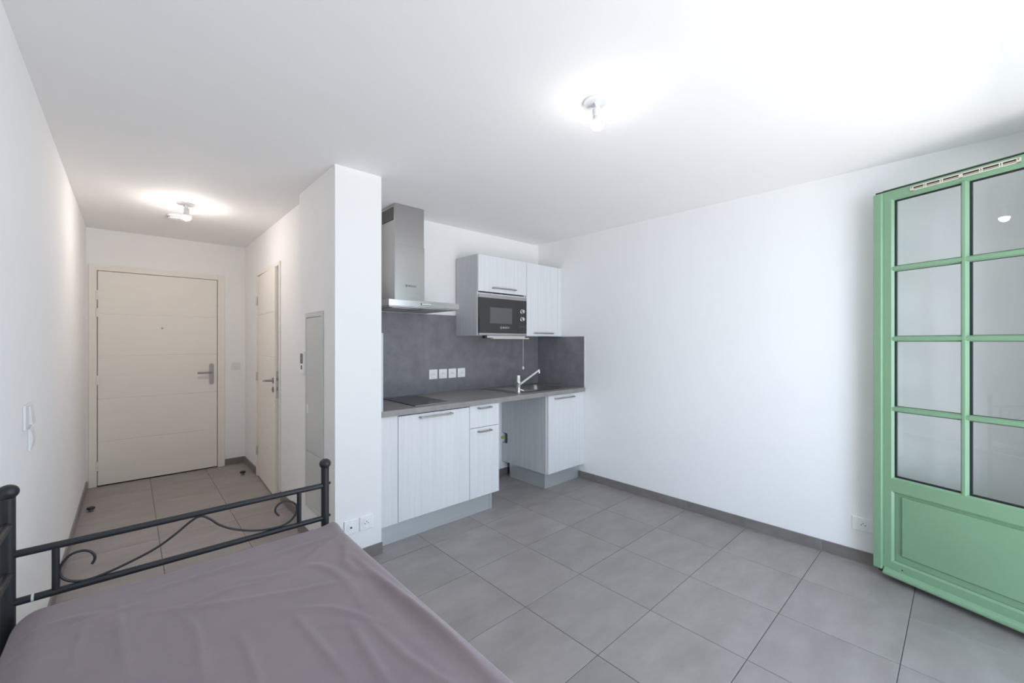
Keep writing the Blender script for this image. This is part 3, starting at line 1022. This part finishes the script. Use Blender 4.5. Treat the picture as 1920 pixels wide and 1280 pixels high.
def rosette(r=0.028):
    bm = new()
    lathe(bm, [(0, 0.0125), (0.002, 0.0125), (r * 0.62, 0.0125), (r * 0.66, 0.0105), (r * 0.72, 0.0102), (r, 0.012), (r + 0.0015, 0.009), (r + 0.0015, 0.004), (0, 0.004)], (0, 0, 0), 'y', 28)
    return bm


def socket_pins(kind='power'):
    bm = new()
    if kind == 'power':
        for x, z in ((-0.0095, -0.002), (0.0095, -0.002), (0, 0.0095)):
            lathe(bm, [(0, 0.0130), (0.0030, 0.0130), (0.0030, 0.0118), (0, 0.0118)], (x, 0, z), 'y', 10)
    else:
        box(bm, -0.003, 0.008, 0.0118, 0.0131, -0.008, 0.003)
    return bm


def socket(name, label, p, nrm, w=0.086, h=0.086, kind='power', group=None, cx=0.0, r=0.028):
    F = wall_frame(p, nrm)
    t = thing(name, label, 'socket', p, group)
    obj('cover_plate', put(plate_box(w, h), F), M['white_plastic'], t)
    G = F @ Matrix.Translation((cx, 0, 0))
    ins = obj('insert', put(rosette(r), G), M['white_plastic'], t, smooth=True)
    obj('contact_hole', put(socket_pins(kind), G), M['pin'], ins)
    return t


names = ('first of four white sockets on the splashback, nearest the column',
         'second of four white sockets on the splashback from the column',
         'third of four white sockets on the splashback from the column',
         'last of four white sockets on the splashback, nearest the tap')
s0 = socket('power_socket', names[0], (2.002, YK - 0.009, 1.086), (0, -1, 0), group='sockets in a row on the splashback')
for k in range(1, 4):
    dup(s0, (0.1025 * k, 0, 0), names[k])
socket('power_socket', 'white power socket low on the column, right of the aerial socket', (1.108, YP, 0.2305), (0, -1, 0), group='sockets low on the column')
socket('aerial_socket', 'white aerial socket with one square hole low on the column, nearest the bed', (1.0115, YP, 0.2305), (0, -1, 0), kind='aerial', group='sockets low on the column')
socket('power_socket', 'white wide power socket low on the right wall by the green door', (XR, 0.404, 0.238), (-1, 0, 0), w=0.150, h=0.082, cx=0.020)
# gas/water outlet at the back of the empty gap
gp = (2.826, YK, 0.392)
F = wall_frame(gp, (0, -1, 0))
ot = thing('wall_outlet', 'white outlet plate with yellow-green cap at the back of the appliance gap', 'outlet', gp)
obj('cover_plate', put(plate_box(0.08, 0.095), F), M['white_plastic'], ot)
b = new(); lathe(b, [(0, 0.03), (0.014, 0.03), (0.016, 0.027), (0.016, 0.009), (0, 0.009)], (0.002, 0, 0.004), 'y', 18)
obj('cap', put(b, F), M['yellow'], ot, smooth=True)


def switch(label, p, nrm, kind):
    F = wall_frame(p, nrm)
    t = thing('light_switch', label, 'switch', p)
    if kind == 'button':
        obj('cover_plate', put(plate_box(0.084, 0.082), F), M['switch_plastic'], t)
        b = new(); lathe(b, [(0, 0.017), (0.018, 0.017), (0.021, 0.014), (0.021, 0.008), (0, 0.008)], (0.0, 0, 0.004), 'y', 26)
        obj('button', put(b, F), M['switch_plastic'], t, smooth=True)
    elif kind == 'double':
        obj('cover_plate', put(plate_box(0.150, 0.095, 0.008), F), M['switch_plastic'], t)
        for x0, x1 in ((-0.070, -0.038), (-0.034, -0.002)):
            b = new()
            prism(b, [(0.007, -0.036), (0.007, 0.036), (0.011, 0.036), (0.017, -0.036)], 'x', x0, x1)
            obj('rocker', put(b, F), M['switch_plastic'], t)
    else:
        obj('cover_plate', put(plate_box(0.082, 0.090, 0.008), F), M['switch_plastic'], t)
        b = new()
        prism(b, [(0.007, -0.034), (0.007, 0.034), (0.010, 0.034), (0.014, 0.0), (0.010, -0.034)], 'x', -0.033, 0.033)
        obj('rocker', put(b, F), M['switch_plastic'], t)
    return t


switch('white switch plate with round button beside the entry door', (0.888, YH, 1.103), (0, -1, 0), 'button')
switch('upper wide white switch with two tilted rockers on the left wall', (XL, 2.490, 1.085), (1, 0, 0), 'double')
switch('lower small white single switch below the double one on the left wall', (XL, 2.560, 0.985), (1, 0, 0), 'single')

# intercom on the flank of the column
F = wall_frame((XP0, 3.150, 1.228), (-1, 0, 0))
ic = thing('intercom', 'small white intercom handset with dark screen on the column flank', 'intercom', (XP0, 3.150, 1.228))
b = new(); box(b, -0.036, 0.036, 0, 0.025, -0.082, 0.082, 0.006, 2); obj('housing', put(b, F), M['white_plastic'], ic)
b = new(); box(b, -0.027, 0.027, 0.0245, 0.0262, -0.004, 0.066); obj('screen', put(b, F), M['screen'], ic)
b = new(); box(b, -0.012, 0.012, 0.0245, 0.0265, -0.045, -0.017); obj('call_button', put(b, F), M['screen'], ic)

# electrical panel on the flank of the column
ep = thing('electrical_panel', 'tall narrow pale grey electrical panel cover on the column flank', 'panel', (XP0, 2.95, 0.24))
b = new()
py0, py1, pz0, pz1 = 2.772, 3.124, 0.235, 1.576
box(b, XP0 - 0.010, XP0 - 0.0002, py0, py0 + 0.028, pz0, pz1, 0.002); box(b, XP0 - 0.010, XP0 - 0.0002, py1 - 0.028, py1, pz0, pz1, 0.002)
box(b, XP0 - 0.010, XP0 - 0.0002, py0 + 0.028, py1 - 0.028, pz1 - 0.034, pz1, 0.002); box(b, XP0 - 0.010, XP0 - 0.0002, py0 + 0.028, py1 - 0.028, pz0, pz0 + 0.03, 0.002)
obj('panel_frame', b, M['panel_grey'], ep)
b = new(); box(b, XP0 - 0.008, XP0 - 0.001, py0 + 0.029, py1 - 0.029, 0.626, pz1 - 0.037, 0.0015); pd = obj('panel_door', b, M['panel_grey'], ep)
b = new(); box(b, XP0 - 0.0115, XP0 - 0.008, 3.050, 3.082, 0.885, 0.945, 0.001); obj('latch', b, M['white_plastic'], pd)
b = new(); box(b, XP0 - 0.008, XP0 - 0.001, py0 + 0.029, py1 - 0.029, pz0 + 0.031, 0.622, 0.0015); obj('panel_door', b, M['panel_grey'], ep)


# ------------------------------------------------------------------ ceiling lamps and smoke detector
def ceiling_lamp(label, x, y, bulb, dx, dy, rise):
    t = thing('ceiling_lamp', label, 'lamp', (x, y, ZC - 0.12), 'bare bulb ceiling lamps')
    b = new(); lathe(b, [(0, 0), (0.056, 0), (0.058, -0.003), (0.055, -0.007), (0.02, -0.010), (0, -0.010)], (x, y, ZC - 0.0003), 'z', 32)
    obj('ceiling_plate', b, M['white_plastic'], t, smooth=True)
    b = new(); lathe(b, [(0, 0), (0.012, 0), (0.012, -0.022), (0.0185, -0.026), (0.0185, -0.040), (0.0165, -0.043), (0.0175, -0.058), (0, -0.058)], (x + dx * 0.4, y + dy * 0.4, ZC - 0.010), 'z', 20)
    so = obj('lamp_socket', b, M['white_plastic'], t, smooth=True)
    b = new()
    tube(b, smooth_path([(x - 0.014, y, ZC - 0.010), (x - 0.016, y - 0.006, ZC - 0.022), (x - 0.006, y - 0.008, ZC - 0.034)], 4), 0.0022, 8)
    obj('wire', b, M['lightgrey'], so, smooth=True)
    b = new()      # LED bulb: opaque white collar above, glowing dome below
    lathe(b, [(0, 0), (0.0150, 0), (0.0180, -0.008), (0.0300 * math.cos(math.radians(rise)), -0.0315 + 0.03 * math.sin(math.radians(rise))), (0, -0.0315 + 0.03 * math.sin(math.radians(rise)))], (x + dx, y + dy, ZC - 0.0665), 'z', 28)
    bc = obj('bulb_collar', b, M['white_plastic'], t, smooth=True)
    b = new()
    R, c0 = 0.0300, -0.098
    a0 = math.radians(rise)
    prof = [(R * math.cos(a0 - (a0 + PI / 2) * k / 14), R * math.sin(a0 - (a0 + PI / 2) * k / 14)) for k in range(15)]
    prof[-1] = (0, prof[-1][1])
    lathe(b, prof, (x + dx, y + dy, ZC + c0), 'z', 28)
    obj('bulb_dome', b, bulb, bc, smooth=True)
    return t


ceiling_lamp('bare lit bulb on white ceiling plate in the middle of the living room', 1.541, 1.117, M['bulb_main'], 0.004, -0.004, 8)
ceiling_lamp('bare lit bulb on white ceiling plate in the hall near the smoke detector', 0.330, 4.115, M['bulb_hall'], 0.0, 0.0, 3)
sm = thing('smoke_detector', 'round white smoke detector on the hall ceiling behind the bulb', 'smoke detector', (0.292, 4.54, ZC - 0.04))
b = new(); lathe(b, [(0, 0), (0.056, 0), (0.056, -0.012), (0.052, -0.030), (0.040, -0.036), (0, -0.037)], (0.292, 4.54, ZC - 0.0003), 'z', 32); obj('housing', b, M['white_plastic'], sm, smooth=True)
b = new()
for k in range(24):
    t = 2 * PI * k / 24
    c = Vector((0.292 + 0.0545 * math.cos(t), 4.54 + 0.0545 * math.sin(t), ZC - 0.022))
    box(b, c.x - 0.002, c.x + 0.002, c.y - 0.002, c.y + 0.002, c.z - 0.004, c.z + 0.004)
obj('vent_slot', b, M['screen'], sm)
b = new(); lathe(b, [(0, 0), (0.005, 0), (0.005, -0.002), (0, -0.002)], (0.312, 4.50, ZC - 0.0372), 'z', 10); obj('indicator', b, M['screen'], sm)


# ------------------------------------------------------------------ door stops
def stop(label, x, y):
    t = thing('door_stop', label, 'door stop', (x, y, 0), 'floor door stops in the hall')
    b = new(); lathe(b, [(0, 0), (0.019, 0), (0.019, 0.003), (0.013, 0.006), (0.013, 0.033), (0, 0.034)], (x, y, 0.0002), 'z', 20); obj('base', b, M['steel_dark'], t, smooth=True)
    b = new(); lathe(b, [(0.0132, 0.018), (0.020, 0.017), (0.0245, 0.021), (0.0255, 0.027), (0.0235, 0.033), (0.019, 0.036), (0.0132, 0.035)], (x, y, 0.0002), 'z', 24); obj('rubber_ring', b, M['gasket'], t, smooth=True)


stop('small black-ringed door stop on the hall floor near the inner door', 0.868, 5.07)
stop('small black-ringed door stop on the hall floor by the left wall', -0.228, 4.80)

# ------------------------------------------------------------------ daybed
XA, XB, YE, YN = -0.269, 0.650, 1.950, -0.060
bd = thing('daybed', 'black metal daybed frame with ball finials and scrollwork end', 'bed', ((XA + XB) / 2, (YE + YN) / 2, 0))
PR = 0.0165
for y in (YE, YN):
    for x, zt_ in ((XA, 0.905), (XB, 0.810)):
        b = new(); lathe(b, [(0, 0), (PR, 0), (PR, zt_), (0, zt_)], (x, y, 0.0), 'z', 24); ps = obj('post', b, M['black_metal'], bd, smooth=True)
        b = new(); ball(b, (x, y, zt_ + 0.0175), 0.0243, 28, 16, 0.92); obj('finial', b, M['black_metal'], ps, smooth=True)
scroll = [(-0.09, 0.643), (-0.083, 0.662), (-0.092, 0.683), (-0.113, 0.694), (-0.14, 0.689), (-0.158, 0.666), (-0.163, 0.643), (-0.155, 0.62), (-0.136, 0.604), (-0.104, 0.595),
          (-0.062, 0.599), (0.002, 0.616), (0.071, 0.641), (0.126, 0.675), (0.167, 0.706), (0.198, 0.7185), (0.227, 0.700), (0.259, 0.667), (0.311, 0.634), (0.387, 0.607), (0.46, 0.599),
          (0.505, 0.610), (0.531, 0.641), (0.531, 0.671), (0.508, 0.694), (0.479, 0.700), (0.456, 0.688), (0.450, 0.667), (0.464, 0.645)]
for y in (YE, YN):
    for z in (0.731, 0.585):
        b = new(); tube(b, [(XA, y, z), (XB, y, z)], 0.0112, 16); obj('end_rail', b, M['black_metal'], bd, smooth=True)
        b = new(); ball(b, (XB + PR + 0.002, y, z + 0.006), 0.0065, 10, 6); obj('bolt', b, M['black_metal'], bd, smooth=True)
    for x in (-0.171, 0.542):
        b = new(); tube(b, [(x, y, 0.585), (x, y, 0.731)], 0.0092, 14); obj('upright', b, M['black_metal'], bd, smooth=True)
    b = new(); tube(b, smooth_path([(x, y, z) for x, z in scroll], 5), 0.0040, 10); obj('scroll', b, M['black_metal'], bd, smooth=True)
b = new(); lathe(b, [(0.0105, 0), (0.0122, 0), (0.0122, 0.006), (0.0105, 0.006)], (-0.222, YE, 0.585), 'x', 16); obj('rail_ring', b, M['lightgrey'], bd, smooth=True)
for z in (0.823, 0.674):
    b = new(); tube(b, [(XA, YE, z), (XA, YN, z)], 0.0112, 16); obj('back_rail', b, M['black_metal'], bd, smooth=True)
for y in [YN + (YE - YN) * k / 6 for k in range(1, 6)]:
    b = new(); tube(b, [(XA, y, 0.674), (XA, y, 0.823)], 0.008, 12); obj('back_upright', b, M['black_metal'], bd, smooth=True)
for x in (XA, XB):
    b = new(); box(b, x - 0.010, x + 0.010, YN, YE, 0.300, 0.345, 0.002); obj('side_rail', b, M['black_metal'], bd)
for k in range(10):
    y = YN + 0.12 + k * (YE - YN - 0.24) / 9
    b = new(); box(b, XA + 0.010, XB - 0.010, y - 0.02, y + 0.02, 0.326, 0.342); obj('bed_slat', b, M['black_metal'], bd)

# ------------------------------------------------------------------ mattress with its fitted sheet
mt = thing('mattress', 'mattress under a creased mauve fitted sheet on the black daybed', 'mattress', (0.2, 0.94, 0.343))
b = new(); box(b, -0.235, 0.640, -0.025, 1.885, 0.343, 0.548, 0.03, 3); obj('mattress_core', b, M['mattress'], mt)
FOLDS = [
    ([(0.653, 1.762), (0.410, 1.748), (0.214, 1.757), (0.048, 1.764)], 0.0040, 0.016),
    ([(0.653, 1.762), (0.542, 1.682), (0.404, 1.582), (0.273, 1.638)], 0.0035, 0.018),
    ([(0.414, 1.619), (0.503, 1.561), (0.535, 1.397), (0.518, 1.189)], 0.0028, 0.016),
    ([(0.354, 1.357), (0.446, 1.289), (0.532, 1.114)], 0.0028, 0.012),
    ([(0.354, 1.357), (0.370, 1.150), (0.386, 0.974)], 0.0026, 0.011),
    ([(-0.026, 1.759), (-0.019, 1.591), (-0.002, 1.331)], 0.0018, 0.010),
    ([(0.113, 1.562), (0.137, 1.419), (0.127, 1.212)], 0.0018, 0.010),
    ([(-0.215, 1.728), (-0.137, 1.745), (-0.049, 1.711)], 0.0035, 0.014),
    ([(-0.215, 1.640), (-0.100, 1.690), (0.02, 1.700)], 0.0030, 0.014),
    ([(0.465, 1.175), (0.450, 1.002), (0.446, 0.85)], 0.0028, 0.012),
    ([(0.508, 1.166), (0.518, 0.963), (0.574, 0.70)], 0.0028, 0.012),
    ([(0.338, 1.578), (0.223, 1.603), (0.102, 1.573)], 0.0026, 0.014),
    ([(0.044, 1.626), (0.226, 1.526), (0.387, 1.453), (0.522, 1.409)], 0.0030, 0.014),
    ([(-0.093, 1.720), (-0.097, 1.606), (-0.106, 1.468)], 0.0016, 0.010),
    ([(0.223, 1.340), (0.228, 1.230), (0.220, 1.05)], 0.0020, 0.010),
    ([(0.653, 1.70), (0.58, 1.52), (0.60, 1.38)], 0.0035, 0.016),
]
SEGS = []
for pts, amp, wd in FOLDS:
    q = [Vector((p[0], p[1], 0)) for p in pts]
    q = smooth_path(q, 3)
    L = len(q) - 1
    for i in range(L):
        f = lambda t: math.sin(PI * min(1, max(0, t))) ** 0.6
        SEGS.append((q[i], q[i + 1], amp * f((i + 0.5) / L), wd, min(q[i].x, q[i + 1].x) - 4 * wd, max(q[i].x, q[i + 1].x) + 4 * wd, min(q[i].y, q[i + 1].y) - 4 * wd, max(q[i].y, q[i + 1].y) + 4 * wd))


def wrinkle(x, y):
    h = 0.0
    for a, b_, amp, wd, x0, x1, y0, y1 in SEGS:
        if x0 < x < x1 and y0 < y < y1:
            ab = b_ - a
            t = max(0, min(1, ((x - a.x) * ab.x + (y - a.y) * ab.y) / max(ab.length_squared, 1e-9)))
            d = math.hypot(x - a.x - ab.x * t, y - a.y - ab.y * t)
            h = max(h, 1.7 * amp * math.exp(-(d / wd) ** 2))
    h += 0.0030 * noise.noise(Vector((x * 3.1, y * 3.1, 0.3))) + 0.0014 * noise.noise(Vector((x * 9, y * 5, 4.3)))
    h += 0.0012 * abs(noise.noise(Vector((x * 14 + y * 5, y * 7, 9.1))))
    return h


def axis_map(s, lo, hi, r0, r1, drop):
    """arc-length s (0..) -> (coordinate, fall) across a rounded edge on both sides"""
    q0, q1 = r0 * PI / 2, r1 * PI / 2
    L = drop + q0 + (hi - lo - r0 - r1) + q1 + drop
    if s < drop: return lo, r0 + (drop - s)
    s -= drop
    if s < q0:
        t = s / r0; return lo + r0 - r0 * math.cos(t), r0 - r0 * math.sin(t)
    s -= q0
    w = hi - lo - r0 - r1
    if s < w: return lo + r0 + s, 0.0
    s -= w
    if s < q1:
        t = s / r1; return hi - r1 + r1 * math.sin(t), r1 - r1 * math.cos(t)
    s -= q1
    return hi, r1 + s


MX0, MX1, MY0, MY1 = -0.262, 0.690, -0.036, 1.905
rx0, rx1, ry, drop = 0.085, 0.050, 0.035, 0.13
LX = 2 * drop + (rx0 + rx1) * PI / 2 + (MX1 - MX0 - rx0 - rx1)
LY = 2 * drop + 2 * ry * PI / 2 + (MY1 - MY0 - 2 * ry)
NX, NY = 170, 300
b = new()
grid = []
for j in range(NY + 1):
    yy, fy = axis_map(LY * j / NY, MY0, MY1, ry, ry, drop)
    row = []
    for i in range(NX + 1):
        xx, fx = axis_map(LX * i / NX, MX0, MX1, rx0, rx1, drop)
        fall = max(fx, fy) if max(fx, fy) > 0.06 else math.hypot(fx, fy)
        z = 0.576 - fall
        k = max(0.0, 1 - fall / 0.05)
        z += wrinkle(xx, yy) * (0.25 + 0.75 * k)
        # ridge of loose cloth along the open side and the pinched far corner
        z += 0.014 * math.exp(-((xx - 0.628 + 0.012 * math.sin(yy * 5)) / 0.015) ** 2) * math.exp(-((yy - 1.12) / 0.33) ** 2)
        z -= 0.006 * math.exp(-((xx - 0.592) / 0.022) ** 2) * math.exp(-((yy - 1.10) / 0.30) ** 2)
        z += 0.014 * math.exp(-((xx - 0.675) / 0.045) ** 2 - ((yy - 1.885) / 0.055) ** 2)
        z -= 0.006 * math.exp(-((xx - 0.1) / 0.25) ** 2) * math.exp(-((yy - 1.87) / 0.06) ** 2)
        row.append(b.verts.new((xx, yy, z)))
    grid.append(row)
for j in range(NY):
    for i in range(NX):
        b.faces.new((grid[j][i], grid[j][i + 1], grid[j + 1][i + 1], grid[j + 1][i]))
sh = obj('fitted_sheet', b, M['sheet'], mt)
sh.data.shade_smooth()
